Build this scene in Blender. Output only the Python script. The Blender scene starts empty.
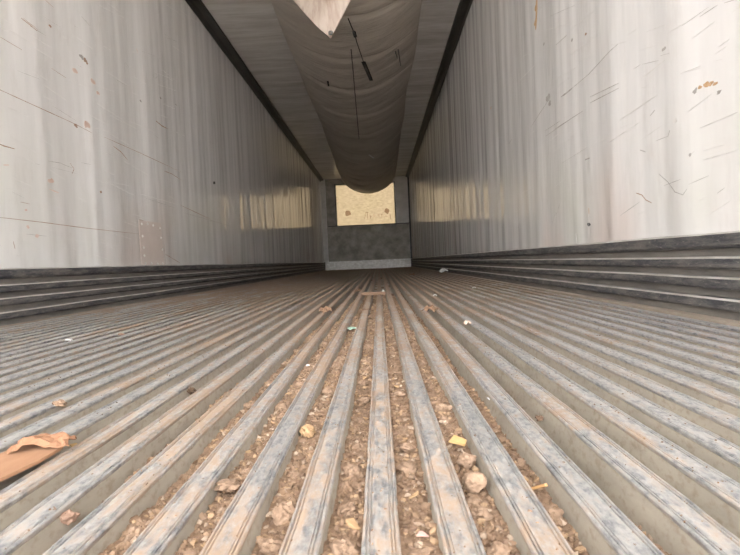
import bpy, bmesh, math, random
import numpy as np
from mathutils import Vector, Matrix, noise

# ------------------------------------------------------------------ camera, world, sun, exposure
sc = bpy.context.scene
col = sc.collection
rnd = random.Random(7)
npr = np.random.default_rng(11)

FPX, W, H = 556.0, 740, 555
VPX, VPY, ROLL = 379.0, 261.0, 0.044      # vanishing point of the trailer axis and roll of the phone
CAM = Vector((0.0, 0.0, 0.20))
Yc = Vector((VPX - W / 2, H / 2 - VPY, -FPX)).normalized()
Xc = Vector((1.0, ROLL, 0.0)); Xc = (Xc - Yc * Xc.dot(Yc)).normalized()
Zc = Xc.cross(Yc)
M = Matrix((Xc, Yc, Zc))                  # rows: world axes seen in camera coordinates
cam_data = bpy.data.cameras.new('camera')
cam_data.sensor_width = 36.0
cam_data.lens = FPX * 36.0 / W
cam_data.clip_start = 0.02
cam_data.dof.use_dof = True
cam_data.dof.focus_distance = 1.6
cam_data.dof.aperture_fstop = 22.0
cam = bpy.data.objects.new('camera', cam_data)
col.objects.link(cam)
cam.matrix_world = Matrix.Translation(CAM) @ M.to_4x4()
sc.camera = cam

world = bpy.data.worlds.new('overcast_sky'); sc.world = world
world.use_nodes = True
bg = world.node_tree.nodes['Background']
bg.inputs[0].default_value = (0.975, 0.985, 1.0, 1)
bg.inputs[1].default_value = 4.0

sun_data = bpy.data.lights.new('sun', 'SUN'); sun_data.energy = 8.0; sun_data.angle = 0.02
sun_data.color = (1.0, 0.93, 0.82)
sun = bpy.data.objects.new('sun', sun_data); col.objects.link(sun)
sun.rotation_euler = Vector((0.25, -0.72, -0.70)).to_track_quat('-Z', 'Y').to_euler()
sun.location = (-4, 22, 9)

sc.view_settings.view_transform = 'Standard'
sc.view_settings.look = 'None'
sc.view_settings.gamma = 1.0
sc.view_settings.use_curve_mapping = False
sc.view_settings.exposure = 2.30
sc.cycles.use_denoising = True
sc.cycles.max_bounces = 14
sc.cycles.diffuse_bounces = 10
sc.cycles.glossy_bounces = 6

# ------------------------------------------------------------------ trailer measures (metres; rail tops at z = 0)
XL, XR, ZC, YF, YD = -1.557, 0.943, 2.57, 15.8, -2.1
PITCH, RX0 = 0.0577, -0.0068
ZB = -0.036
KICK = 0.236

# ------------------------------------------------------------------ helpers
def ray(u, v):
    d = Vector((u - W / 2, H / 2 - v, -FPX))
    return Vector((Xc.dot(d), Yc.dot(d), Zc.dot(d))).normalized()
def at_z(u, v, z=0.0):
    d = ray(u, v); t = (z - CAM.z) / d.z
    return CAM + d * t
def at_x(u, v, x):
    d = ray(u, v); t = (x - CAM.x) / d.x
    return CAM + d * t
def at_y(u, v, y):
    d = ray(u, v); t = (y - CAM.y) / d.y
    return CAM + d * t

def tag(o, label=None, cat=None, group=None, kind=None):
    if label: o['label'] = label
    if cat: o['category'] = cat
    if group: o['group'] = group
    if kind: o['kind'] = kind
    return o
def mesh(name, verts, faces, mats, parent=None, smooth=False, fmat=None):
    me = bpy.data.meshes.new(name)
    me.from_pydata([tuple(v) for v in verts], [], faces)
    for m in (mats if isinstance(mats, (list, tuple)) else [mats]): me.materials.append(m)
    if fmat is not None: me.polygons.foreach_set('material_index', fmat)
    if smooth: me.polygons.foreach_set('use_smooth', [True] * len(me.polygons))
    me.update()
    o = bpy.data.objects.new(name, me); col.objects.link(o)
    if parent: o.parent = parent
    return o
def empty(name, loc=(0, 0, 0)):
    o = bpy.data.objects.new(name, None); o.empty_display_size = 0.05
    o.location = loc; col.objects.link(o); return o
def from_bm(name, bm, mats, parent=None, smooth=False):
    me = bpy.data.meshes.new(name); bm.normal_update(); bm.to_mesh(me); bm.free()
    for m in (mats if isinstance(mats, (list, tuple)) else [mats]): me.materials.append(m)
    if smooth: me.polygons.foreach_set('use_smooth', [True] * len(me.polygons))
    o = bpy.data.objects.new(name, me); col.objects.link(o)
    if parent: o.parent = parent
    return o
def box_geo(lo, hi):
    (a, b, c), (d, e, f) = lo, hi
    v = [(a, b, c), (d, b, c), (d, e, c), (a, e, c), (a, b, f), (d, b, f), (d, e, f), (a, e, f)]
    fc = [(0, 3, 2, 1), (4, 5, 6, 7), (0, 1, 5, 4), (1, 2, 6, 5), (2, 3, 7, 6), (3, 0, 4, 7)]
    return v, fc
def box(name, lo, hi, mat, parent=None, bev=0.0):
    bm = bmesh.new(); v, f = box_geo(lo, hi)
    vs = [bm.verts.new(p) for p in v]
    for q in f: bm.faces.new([vs[i] for i in q])
    if bev: bmesh.ops.bevel(bm, geom=list(bm.edges), offset=bev, segments=2, affect='EDGES')
    return from_bm(name, bm, mat, parent)
def extrude_y(profile, ys, closed=True, jitter=None):
    """profile [(x,z)] swept along y; returns verts, faces"""
    n = len(profile); V = []; F = []
    for j, y in enumerate(ys):
        for i, (x, z) in enumerate(profile):
            dx, dz = jitter(i, y) if jitter else (0, 0)
            V.append((x + dx, y, z + dz))
    for j in range(len(ys) - 1):
        for i in range(n if closed else n - 1):
            a = j * n + i; b = j * n + (i + 1) % n
            F.append((a, a + n, b + n, b))
    if closed:
        F.append(tuple(range(n))); F.append(tuple(reversed(range((len(ys) - 1) * n, len(ys) * n))))
    return V, F
def fix_normals(o):
    bm = bmesh.new(); bm.from_mesh(o.data); bmesh.ops.recalc_face_normals(bm, faces=bm.faces)
    bm.to_mesh(o.data); bm.free(); return o

# ------------------------------------------------------------------ materials
class NT:
    def __init__(s, name):
        s.m = bpy.data.materials.new(name); s.m.use_nodes = True
        s.t = s.m.node_tree; s.b = s.t.nodes['Principled BSDF']
    def n(s, kind, **kw):
        x = s.t.nodes.new(kind)
        for k, v in kw.items(): setattr(x, k, v)
        return x
    def l(s, a, b): s.t.links.new(a, b)
    def coords(s, scale=(1, 1, 1)):
        g = s.n('ShaderNodeNewGeometry'); mp = s.n('ShaderNodeMapping')
        mp.inputs['Scale'].default_value = scale
        s.l(g.outputs['Position'], mp.inputs['Vector']); return mp.outputs['Vector']
    def noise(s, scale, vec, detail=3, rough=0.55):
        x = s.n('ShaderNodeTexNoise'); x.inputs['Scale'].default_value = scale
        x.inputs['Detail'].default_value = detail; x.inputs['Roughness'].default_value = rough
        s.l(vec, x.inputs['Vector']); return x.outputs['Fac']
    def ramp(s, fac, stops):
        r = s.n('ShaderNodeValToRGB'); e = r.color_ramp.elements
        while len(e) < len(stops): e.new(0.5)
        for k, (p, c) in enumerate(stops):
            e[k].position = p
            e[k].color = (c, c, c, 1) if isinstance(c, (int, float)) else (*c, 1)
        s.l(fac, r.inputs['Fac']); return r.outputs['Color']
    def mix(s, fac, a, b, blend='MIX'):
        x = s.n('ShaderNodeMix', data_type='RGBA', blend_type=blend)
        for sock, v in ((x.inputs[0], fac), (x.inputs[6], a), (x.inputs[7], b)):
            if isinstance(v, (int, float)): sock.default_value = v
            elif isinstance(v, tuple): sock.default_value = (*v, 1)
            else: s.l(v, sock)
        return x.outputs[2]
    def math(s, op, a, b=0.0):
        x = s.n('ShaderNodeMath', operation=op)
        for sock, v in ((x.inputs[0], a), (x.inputs[1], b)):
            if isinstance(v, (int, float)): sock.default_value = v
            else: s.l(v, sock)
        return x.outputs[0]
    def bump(s, h, dist, strength=1.0, prev=None):
        x = s.n('ShaderNodeBump'); x.inputs['Distance'].default_value = dist
        x.inputs['Strength'].default_value = strength
        s.l(h, x.inputs['Height'])
        if prev: s.l(prev, x.inputs['Normal'])
        return x.outputs['Normal']
    def set(s, base=None, rough=None, metal=None, normal=None, spec=None):
        for key, v in (('Base Color', base), ('Roughness', rough), ('Metallic', metal), ('Normal', normal), ('Specular IOR Level', spec)):
            if v is None: continue
            i = s.b.inputs[key]
            if isinstance(v, tuple): i.default_value = (*v, 1)
            elif isinstance(v, (int, float)): i.default_value = v
            else: s.l(v, i)
        return s.m

def mat_wall():
    s = NT('glossy_fibreglass_wall')
    p = s.coords()
    stain = s.noise(1.3, s.coords((1, 0.8, 1.0)), 3)
    tint = s.ramp(s.noise(0.9, s.coords((1, 1.4, 0.9)), 2), [(0.38, (0.72, 0.60, 0.54)), (0.5, (0.70, 0.67, 0.63)), (0.64, (0.63, 0.64, 0.55))])
    # handling stains sit low on the wall
    sep = s.n('ShaderNodeSeparateXYZ'); s.l(p, sep.inputs[0])
    low = s.n('ShaderNodeMapRange'); s.l(sep.outputs['Z'], low.inputs[0])
    for k, v in ((1, 0.2), (2, 1.1), (3, 0.75), (4, 0.0)): low.inputs[k].default_value = v
    f = s.math('MULTIPLY', low.outputs[0], s.ramp(stain, [(0.40, 0.0), (0.62, 1.0)]))
    c = s.mix(f, (0.79, 0.775, 0.765), tint)
    streak = s.noise(1.0, s.coords((1, 3.5, 0.7)), 5, 0.65)
    c = s.mix(s.ramp(streak, [(0.48, 0.0), (0.75, 0.22)]), c, (0.58, 0.55, 0.51))
    grime = s.noise(3.0, s.coords((1, 3, 1)), 6, 0.7)
    c = s.mix(s.ramp(grime, [(0.55, 0.0), (0.80, 0.35)]), c, (0.50, 0.46, 0.42))
    h1 = s.noise(1.0, s.coords((1, 2.5, 0.18)), 2, 0.5)
    h2 = s.noise(1.0, s.coords((1, 6.5, 1.5)), 3, 0.55)
    nrm = s.bump(h1, 0.040, 1.0)
    nrm = s.bump(h2, 0.0065, 0.8, nrm)
    return s.set(c, s.ramp(grime, [(0.3, 0.07), (0.8, 0.2)]), 0.0, nrm, 0.5)
def mat_ceiling():
    s = NT('ceiling_liner')
    c = s.mix(s.ramp(s.noise(1.0, s.coords((1.2, 7.0, 1)), 6, 0.7), [(0.38, 0.0), (0.68, 0.8)]), (0.72, 0.70, 0.67), (0.44, 0.41, 0.37))
    h = s.noise(1.0, s.coords((0.5, 4.5, 1)), 3, 0.55)
    return s.set(c, 0.22, 0.0, s.bump(h, 0.015, 0.5), 0.5)
def mat_rail_top():
    s = NT('worn_aluminium_rail_top')
    n1 = s.noise(1.0, s.coords((75, 24, 75)), 6, 0.72)
    n2 = s.noise(1.0, s.coords((160, 70, 160)), 5, 0.68)
    n3 = s.noise(1.0, s.coords((9, 2.2, 9)), 3, 0.55)
    metal = s.mix(s.ramp(n2, [(0.38, 0.0), (0.62, 1.0)]), (0.47, 0.46, 0.45), (0.21, 0.216, 0.225))
    metal = s.mix(s.ramp(n1, [(0.45, 0.0), (0.62, 1.0)]), metal, (0.54, 0.525, 0.505))
    dirt = s.mix(n2, (0.27, 0.172, 0.105), (0.40, 0.29, 0.205))
    sep = s.n('ShaderNodeSeparateXYZ'); s.l(s.coords(), sep.inputs[0])
    d = s.n('ShaderNodeMapRange'); s.l(s.math('ABSOLUTE', s.math('ADD', sep.outputs['X'], 0.12)), d.inputs[0])
    for k, v in ((1, 0.1), (2, 0.75), (3, 0.09), (4, -0.03)): d.inputs[k].default_value = v
    k = s.math('ADD', s.math('ADD', s.math('MULTIPLY', n1, 0.6), s.math('MULTIPLY', n3, 0.55)), d.outputs[0])
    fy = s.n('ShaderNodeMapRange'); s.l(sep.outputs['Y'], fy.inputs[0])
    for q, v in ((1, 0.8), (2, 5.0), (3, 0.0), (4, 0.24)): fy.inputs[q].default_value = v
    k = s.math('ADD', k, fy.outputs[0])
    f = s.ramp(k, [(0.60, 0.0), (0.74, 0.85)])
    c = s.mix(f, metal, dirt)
    r = s.mix(f, (0.42,) * 3, (0.85,) * 3)
    m = s.mix(f, (0.45,) * 3, (0.0,) * 3)
    return s.set(c, r, m, s.bump(n2, 0.0012, 0.5), 0.5)
def mat_web():
    s = NT('dusty_rail_side')
    n1 = s.noise(1.0, s.coords((20, 8, 40)), 4, 0.6)
    n2 = s.noise(1.0, s.coords((120, 70, 120)), 4, 0.6)
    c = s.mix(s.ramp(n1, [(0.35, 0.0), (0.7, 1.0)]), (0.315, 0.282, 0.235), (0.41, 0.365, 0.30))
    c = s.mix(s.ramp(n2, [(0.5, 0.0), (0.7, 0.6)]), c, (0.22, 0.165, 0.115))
    return s.set(c, 0.7, 0.1, s.bump(n2, 0.001, 0.4), 0.4)
def mat_kick():
    s = NT('scuffed_kick_metal')
    n1 = s.noise(1.0, s.coords((10, 7, 45)), 5, 0.65)
    n2 = s.noise(1.0, s.coords((60, 40, 160)), 5, 0.7)
    c = s.mix(s.ramp(n1, [(0.40, 0.0), (0.62, 1.0)]), (0.065, 0.067, 0.075), (0.19, 0.18, 0.17))
    c = s.mix(s.ramp(n2, [(0.56, 0.0), (0.72, 0.75)]), c, (0.36, 0.33, 0.30))
    return s.set(c, 0.5, 0.35, s.bump(n2, 0.002, 0.5), 0.5)
def mat_noise(name, a, b, scale=(20, 20, 20), rough=0.8, metal=0.0, bump=0.0, lo=0.35, hi=0.65, island=None, spec=0.4):
    s = NT(name)
    n1 = s.noise(1.0, s.coords(scale), 5, 0.62)
    c = s.mix(s.ramp(n1, [(lo, 0.0), (hi, 1.0)]), a, b)
    if island:
        g = s.n('ShaderNodeNewGeometry')
        c = s.mix(0.65, c, s.ramp(g.outputs['Random Per Island'], [(k / (len(island) - 1), q) for k, q in enumerate(island)]))
    return s.set(c, rough, metal, s.bump(n1, bump, 0.7) if bump else None, spec)
def mat_panel():
    # backlit sheet: sunshine from outside passes through it
    s = NT('translucent_yellow_sheet')
    n1 = s.noise(1.0, s.coords((9, 1, 30)), 5, 0.7)
    n2 = s.noise(1.0, s.coords((45, 1, 45)), 3, 0.6)
    n3 = s.noise(1.0, s.coords((1.5, 1, 1.5)), 2, 0.5)
    c = s.mix(s.ramp(n1, [(0.40, 0.0), (0.66, 1.0)]), (0.048, 0.038, 0.0235), (0.031, 0.024, 0.0142))
    c = s.mix(s.ramp(n2, [(0.52, 0.0), (0.72, 0.55)]), c, (0.018, 0.013, 0.009))
    c = s.mix(s.ramp(n3, [(0.4, 0.0), (0.65, 0.3)]), c, (0.042, 0.031, 0.022))
    tr = s.n('ShaderNodeBsdfTranslucent'); s.l(c, tr.inputs['Color'])
    df = s.n('ShaderNodeBsdfDiffuse'); s.l(c, df.inputs['Color'])
    mx = s.n('ShaderNodeMixShader'); mx.inputs[0].default_value = 0.25
    s.l(tr.outputs[0], mx.inputs[1]); s.l(df.outputs[0], mx.inputs[2])
    s.l(mx.outputs[0], s.t.nodes['Material Output'].inputs['Surface'])
    return s.m
def mat_chute(name='vinyl_chute_fabric', a=(0.54, 0.49, 0.43), b=(0.43, 0.385, 0.33)):
    s = NT(name)
    n1 = s.noise(1.0, s.coords((1.6, 3.0, 2)), 4, 0.6)
    h = s.noise(1.0, s.coords((1.6, 6.0, 2)), 5, 0.62)
    c = s.mix(s.ramp(n1, [(0.35, 0.0), (0.7, 1.0)]), a, b)
    return s.set(c, 0.6, 0.0, s.bump(h, 0.04, 0.6), 0.35)

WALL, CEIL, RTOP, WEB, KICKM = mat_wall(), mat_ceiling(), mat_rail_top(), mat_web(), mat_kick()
CHUTE = mat_chute()
FLAP = mat_noise('fold_striped_vinyl_flap', (0.60, 0.51, 0.44), (0.40, 0.28, 0.22), (26, 10, 4), 0.5, lo=0.42, hi=0.72)  # darker pink stripes put the shading of folds into the fabric colour
PANEL = mat_panel()
def mat_print():
    s = NT('faded_print'); tr = s.n('ShaderNodeBsdfTranslucent'); tr.inputs['Color'].default_value = (0.50, 0.40, 0.36, 1)
    s.l(tr.outputs[0], s.t.nodes['Material Output'].inputs['Surface']); return s.m
PRINT = mat_print()
SOIL = mat_noise('brown_soil', (0.165, 0.102, 0.064), (0.28, 0.185, 0.122), (140, 140, 140), 0.95, bump=0.004)
CLOD = mat_noise('dry_clod', (0.20, 0.13, 0.085), (0.31, 0.212, 0.145), (120, 120, 120), 0.95, bump=0.003)
CRUMB = mat_noise('mixed_crumbs', (0.20, 0.13, 0.085), (0.15, 0.095, 0.06), (200, 200, 200), 0.95,
                  island=[(0.12, 0.07, 0.042), (0.30, 0.195, 0.12), (0.19, 0.122, 0.08), (0.29, 0.19, 0.12), (0.24, 0.155, 0.11), (0.50, 0.34, 0.20), (0.22, 0.142, 0.092), (0.60, 0.48, 0.37)])
CHIP = mat_noise('tan_wood_chip', (0.40, 0.265, 0.145), (0.30, 0.19, 0.10), (60, 200, 60), 0.85, bump=0.001)
DARKCLOD = mat_noise('dark_clod', (0.06, 0.036, 0.022), (0.10, 0.06, 0.036), (150, 150, 150), 0.9, bump=0.003)
CARD = mat_noise('tan_cardboard', (0.36, 0.20, 0.115), (0.30, 0.16, 0.09), (40, 12, 40), 0.85)
PAPER = mat_noise('brown_paper', (0.32, 0.17, 0.098), (0.24, 0.12, 0.066), (60, 60, 60), 0.85)
WOODST = mat_noise('brown_lath', (0.24, 0.155, 0.10), (0.18, 0.11, 0.07), (10, 80, 80), 0.85)
DCARD = mat_noise('dull_cardboard', (0.24, 0.15, 0.095), (0.18, 0.105, 0.062), (60, 60, 60), 0.85)
WHITE = mat_noise('white_scrap', (0.80, 0.80, 0.78), (0.70, 0.70, 0.67), (60, 60, 60), 0.7)
GREENW = mat_noise('pale_green_wrapper', (0.50, 0.60, 0.54), (0.16, 0.34, 0.26), (120, 120, 120), 0.4)
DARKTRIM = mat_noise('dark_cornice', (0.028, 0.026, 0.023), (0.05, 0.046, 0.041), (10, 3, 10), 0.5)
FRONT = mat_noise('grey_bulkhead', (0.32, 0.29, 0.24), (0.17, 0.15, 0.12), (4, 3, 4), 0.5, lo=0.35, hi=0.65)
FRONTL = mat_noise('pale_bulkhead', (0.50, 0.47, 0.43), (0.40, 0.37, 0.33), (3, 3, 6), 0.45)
KICKB = mat_noise('dusty_kick_recess', (0.27, 0.245, 0.22), (0.19, 0.175, 0.158), (10, 6, 40), 0.7, metal=0.1)
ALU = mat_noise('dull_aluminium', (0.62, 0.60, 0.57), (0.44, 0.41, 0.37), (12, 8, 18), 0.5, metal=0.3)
EDGEST = mat_noise('dusty_edge_strip', (0.40, 0.34, 0.275), (0.32, 0.265, 0.21), (20, 5, 20), 0.75)
PATCH = mat_noise('pinkish_patch', (0.66, 0.575, 0.53), (0.61, 0.53, 0.485), (6, 6, 6), 0.5)
RIVET = mat_noise('white_rivet', (0.80, 0.79, 0.77), (0.70, 0.69, 0.66), (30, 30, 30), 0.4)
SCR_BR = mat_noise('brown_scratch', (0.30, 0.18, 0.12), (0.46, 0.34, 0.27), (30, 30, 30), 0.8, lo=0.3, hi=0.8)
SCR_GR = mat_noise('grey_scratch', (0.30, 0.28, 0.26), (0.52, 0.50, 0.47), (30, 30, 30), 0.8, lo=0.3, hi=0.8)
SCR_FA = mat_noise('faint_scratch', (0.56, 0.535, 0.51), (0.68, 0.66, 0.635), (20, 20, 20), 0.6)
SCR_OR = mat_noise('rust_stain', (0.48, 0.28, 0.13), (0.62, 0.44, 0.28), (40, 40, 40), 0.8)
SCR_PK = mat_noise('pink_smear', (0.62, 0.44, 0.36), (0.68, 0.56, 0.50), (40, 40, 40), 0.8)
BLACK = mat_noise('black_plastic', (0.012, 0.012, 0.012), (0.03, 0.028, 0.025), (30, 30, 30), 0.6)
ASPH = mat_noise('pale_yard', (0.40, 0.37, 0.33), (0.32, 0.29, 0.26), (1.5, 1.5, 1.5), 0.9)

# ------------------------------------------------------------------ ground outside the open rear doors
yard = mesh('ground', [(-40, -60, -1.25), (40, -60, -1.25), (40, 40, -1.25), (-40, 40, -1.25)], [(0, 1, 2, 3)], ASPH)
tag(yard, 'pale paved yard below and behind the open trailer', 'ground', kind='structure')

# ------------------------------------------------------------------ walls
_bands = []
yy = -0.35
while yy < 16:
    step = rnd.uniform(0.26, 0.48); _bands.append((yy, rnd.uniform(-1, 1))); yy += step
def bow(y, z, seed):
    a = noise.noise((y * 2.1 + seed, z * 0.18, seed)) * 0.0028
    a += noise.noise((y * 0.7 + seed, z * 0.35, seed + 3)) * 0.004
    a += noise.noise((y * 6.5 + seed, z * 0.5, seed + 9)) * 0.0006
    return a
def wall_x(side, y, z):          # inner surface; positive bow leans into the room
    return (XL + bow(y, z, 2.0)) if side < 0 else (XR - bow(y, z, 31.0))
def make_wall(name, side):
    ys = np.linspace(YD, YF + 0.08, 420); zs = np.linspace(ZB - 0.02, ZC + 0.02, 26)
    V = [(wall_x(side, y, z), y, z) for y in ys for z in zs]
    n = len(zs); F = []
    for j in range(len(ys) - 1):
        for i in range(n - 1):
            q = (j * n + i, (j + 1) * n + i, (j + 1) * n + i + 1, j * n + i + 1)
            F.append(q if side < 0 else q[::-1])
    xo = XL - 0.07 if side < 0 else XR + 0.07
    k = len(V)
    V += [(xo, ys[0], zs[0]), (xo, ys[-1], zs[0]), (xo, ys[-1], zs[-1]), (xo, ys[0], zs[-1])]
    J = (len(ys) - 1) * n
    F += [(k, k + 3, k + 2, k + 1)]
    F += [tuple([k] + [0 + i for i in range(n)] + [k + 3]), tuple([k + 1, k + 2] + [J + i for i in range(n - 1, -1, -1)])]
    F += [tuple([k + 1] + [j * n for j in range(len(ys) - 1, -1, -1)] + [k]), tuple([k + 3] + [j * n + n - 1 for j in range(len(ys))] + [k + 2])]
    o = mesh(name, V, F, WALL, smooth=False)
    o.data.polygons.foreach_set('use_smooth', [i < (len(ys) - 1) * (n - 1) for i in range(len(o.data.polygons))])
    return tag(o, kind='structure')
wall_left = make_wall('wall_left', -1)
wall_right = make_wall('wall_right', 1)
tag(wall_left, 'long glossy off-white left trailer wall with scratches', 'wall')
tag(wall_right, 'long glossy off-white right trailer wall with scuffs', 'wall')

# ceiling with shallow cross ripples
ys = np.linspace(YD, YF + 0.08, 330); xs = np.linspace(XL - 0.07, XR + 0.07, 18)
V = [(x, y, ZC + noise.noise((x * 0.4, y * 3.2, 5)) * 0.003 + noise.noise((x * 0.3, y * 0.8, 8)) * 0.004) for y in ys for x in xs]
n = len(xs)
F = [(j * n + i, (j + 1) * n + i, (j + 1) * n + i + 1, j * n + i + 1) for j in range(len(ys) - 1) for i in range(n - 1)]
k = len(V); V += [(xs[0], ys[0], ZC + .09), (xs[-1], ys[0], ZC + .09), (xs[-1], ys[-1], ZC + .09), (xs[0], ys[-1], ZC + .09)]
F += [(k, k + 1, k + 2, k + 3)]
J = (len(ys) - 1) * n
F += [tuple([k] + list(range(n)) + [k + 1])[::-1], tuple([k + 3] + [J + i for i in range(n)] + [k + 2])]
F += [tuple([k] + [j * n for j in range(len(ys))] + [k + 3]), tuple([k + 1] + [j * n + n - 1 for j in range(len(ys))] + [k + 2])[::-1]]
ceiling = mesh('ceiling', V, F, CEIL)
ceiling.data.polygons.foreach_set('use_smooth', [i < (len(ys) - 1) * (n - 1) for i in range(len(ceiling.data.polygons))])
tag(ceiling, 'grey rippled trailer ceiling liner', 'ceiling', kind='structure')

# dark cornice along both ceiling corners
def cornice(name, side, label):
    x0 = XL - 0.0 if side < 0 else XR
    s = 1 if side < 0 else -1
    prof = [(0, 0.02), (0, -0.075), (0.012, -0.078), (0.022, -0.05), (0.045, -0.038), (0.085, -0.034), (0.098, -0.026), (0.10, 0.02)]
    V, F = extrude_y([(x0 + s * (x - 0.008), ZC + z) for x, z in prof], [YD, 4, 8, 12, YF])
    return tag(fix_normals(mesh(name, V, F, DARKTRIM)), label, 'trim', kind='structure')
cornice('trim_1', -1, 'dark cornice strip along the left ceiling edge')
cornice('trim_2', 1, 'dark cornice strip along the right ceiling edge')

# ------------------------------------------------------------------ front bulkhead with its backlit sheet
PX0, PX1, PZ0, PZ1 = -1.14, 0.51, 1.25, 2.40
wall_front = empty('wall_front', (0, 0, 0)); tag(wall_front, 'grey front bulkhead at the far end of the trailer', 'wall', kind='structure')
box('side_panel', (XL - 0.05, YF, ZB), (PX0, YF + 0.07, ZC + 0.03), FRONT, wall_front)
box('side_panel', (PX1, YF, ZB), (XR + 0.05, YF + 0.07, ZC + 0.03), FRONTL, wall_front)  # lit side of the bulkhead: its light is put into a paler colour
box('header_panel', (PX0, YF, PZ1), (PX1, YF + 0.07, ZC + 0.03), FRONT, wall_front)
box('lower_panel', (PX0, YF + 0.001, ZB), (PX1, YF + 0.07, PZ0), FRONT, wall_front)
box('bulkhead_panel', (XL + 0.16, YF - 0.03, 0.22), (XR - 0.05, YF + 0.0, PZ0 - 0.02), FRONT, wall_front, 0.006)
box('bulkhead_ledge', (XL + 0.16, YF - 0.05, PZ0 - 0.025), (XR - 0.04, YF + 0.0, PZ0 - 0.002), DARKTRIM, wall_front, 0.004)
box('corner_post', (XL, YF - 0.06, ZB), (XL + 0.13, YF, ZC), FRONTL, wall_front, 0.01)
box('corner_post', (XR - 0.045, YF - 0.05, ZB), (XR, YF, ZC), DARKTRIM, wall_front, 0.008)
box('kick_plate', (XL + 0.08, YF - 0.075, 0.0), (XR - 0.04, YF - 0.055, 0.235), ALU, wall_front, 0.006)
for x in (XL + 0.16, XR - 0.22):
    box('kick_bracket', (x, YF - 0.085, 0.10), (x + 0.12, YF - 0.074, 0.20), FRONTL, wall_front, 0.004)
fr = 0.03
for lo, hi in (((PX0 - fr, YF - 0.012, PZ0), (PX0, YF + 0.02, PZ1)), ((PX1, YF - 0.012, PZ0), (PX1 + fr, YF + 0.02, PZ1)), ((PX0 - fr, YF - 0.012, PZ1), (PX1 + fr, YF + 0.02, PZ1 + fr))):
    box('sheet_frame', lo, hi, DARKTRIM, wall_front)
pan = mesh('backlit_sheet', [(PX0 - .02, YF + 0.05, PZ0 - .02), (PX1 + .02, YF + 0.05, PZ0 - .02), (PX1 + .02, YF + 0.05, PZ1 + .02), (PX0 - .02, YF + 0.05, PZ1 + .02)], [(0, 1, 2, 3)], PANEL, wall_front)
pan['label'] = 'bright yellow sheet glowing with daylight from outside'
# faded round stains and the remains of lettering on the sheet
def blob(name, pts, y, mat, parent, th=0.003):
    return fix_normals(mesh(name, [(x, y, z) for x, z in pts], [tuple(range(len(pts)))], mat, parent))
yb = YF + 0.049
for (u, v) in ((347.8, 213.2), (386.8, 210.8)):
    c = at_y(u, v, yb)
    blob('stain', [(c.x + 0.085 * rnd.uniform(.75, 1.1) * math.cos(t), c.z + 0.085 * rnd.uniform(.75, 1.1) * math.sin(t)) for t in np.linspace(0, 6.28, 15)[:-1]], yb, PRINT, pan)
strokes = [((366, 212), (364.5, 219)), ((367.3, 212), (368, 219.5)), ((366, 212.5), (368.8, 212.4)), ((370, 214.5), (370.5, 219)), ((370, 216.5), (372, 216.5)), ((374, 214), (373.5, 218)), ((374, 215), (376, 217.5)), ((378.2, 214), (379.6, 217)), ((382, 214), (381.8, 218.4)), ((380.8, 214.2), (383.5, 214)), ((385.5, 216.5), (387.5, 216.3)), ((390, 214), (390.6, 219)), ((337.2, 198.5), (337.6, 202.5))]
for p, q in strokes:
    a, b = at_y(*p, yb), at_y(*q, yb); w = 0.011
    d = (b - a).normalized(); nx, nz = -d.z * w / 2, d.x * w / 2
    blob('faded_letter_stroke', [(a.x + nx, a.z + nz), (b.x + nx, b.z + nz), (b.x - nx, b.z - nz), (a.x - nx, a.z - nz)], yb, PRINT, pan, 0.002)

# ------------------------------------------------------------------ kick plates along the walls
def kick(name, side, label):
    s = 1 if side < 0 else -1
    x0 = XL if side < 0 else XR
    prof = [(-0.03, KICK), (0.012, KICK), (0.016, KICK - 0.004), (0.016, ZB), (-0.03, ZB)]
    V, F = extrude_y([(x0 + s * x, z) for x, z in prof], [YD, 4, 8, 12, YF - 0.08])
    o = tag(fix_normals(mesh(name, V, F, KICKB)), label, 'kick plate', kind='structure')
    ys = [YD] + list(np.linspace(0.6, 6, 90)) + list(np.linspace(6.4, YF - 0.09, 30))
    for i, zt in enumerate((KICK + 0.002, 0.172, 0.118, 0.062)):
        h = 0.046 if i == 0 else 0.036
        rp = [(0.010, zt), (0.036, zt - 0.001), (0.0405, zt - 0.006), (0.041, zt - h * 0.75), (0.037, zt - h * 0.9), (0.010, zt - h)]
        sd = 40 + i * 7 + side
        jit = lambda k, y, sd=sd: (s * noise.noise((y * 3.1, k * .2, sd)) * 0.0018, noise.noise((y * 2.3, k * .2, sd + 2)) * 0.0016)
        V, F = extrude_y([(x0 + s * x, z) for x, z in rp], ys, jitter=jit)
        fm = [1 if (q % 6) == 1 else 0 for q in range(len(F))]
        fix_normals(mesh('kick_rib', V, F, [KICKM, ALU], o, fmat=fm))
    return o
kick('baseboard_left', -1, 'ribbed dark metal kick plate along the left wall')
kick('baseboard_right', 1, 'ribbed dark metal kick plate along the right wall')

# ------------------------------------------------------------------ floor: base plate and T-section rails
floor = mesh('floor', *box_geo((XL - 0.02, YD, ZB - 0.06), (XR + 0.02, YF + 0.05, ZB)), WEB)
tag(floor, 'ridged aluminium duct floor of the trailer', 'floor', kind='structure')
half = [(0.0185, ZB), (0.0120, -0.0062), (0.0134, -0.0046), (0.0138, -0.0016), (0.0128, -0.0003), (0.0116, 0.0), (0.0110, -0.0005), (0.0106, -0.0020), (0.0099, -0.0020), (0.0095, -0.0003), (0.0084, -0.0003), (0.0080, -0.0018), (0.0074, -0.0018), (0.0069, -0.0007), (0.0050, -0.0004)]
prof = [(x, z) for x, z in half] + [(-x, z) for x, z in reversed(half)]
ry = [YD] + list(np.arange(0.25, 2.0, 0.02)) + list(np.arange(2.0, 5, 0.08)) + list(np.arange(5, YF - 0.1, 0.5)) + [YF - 0.08]
k0 = math.ceil((XL + 0.045 - RX0) / PITCH); k1 = math.floor((XR - 0.055 - RX0) / PITCH)
NP = len(prof)
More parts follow.
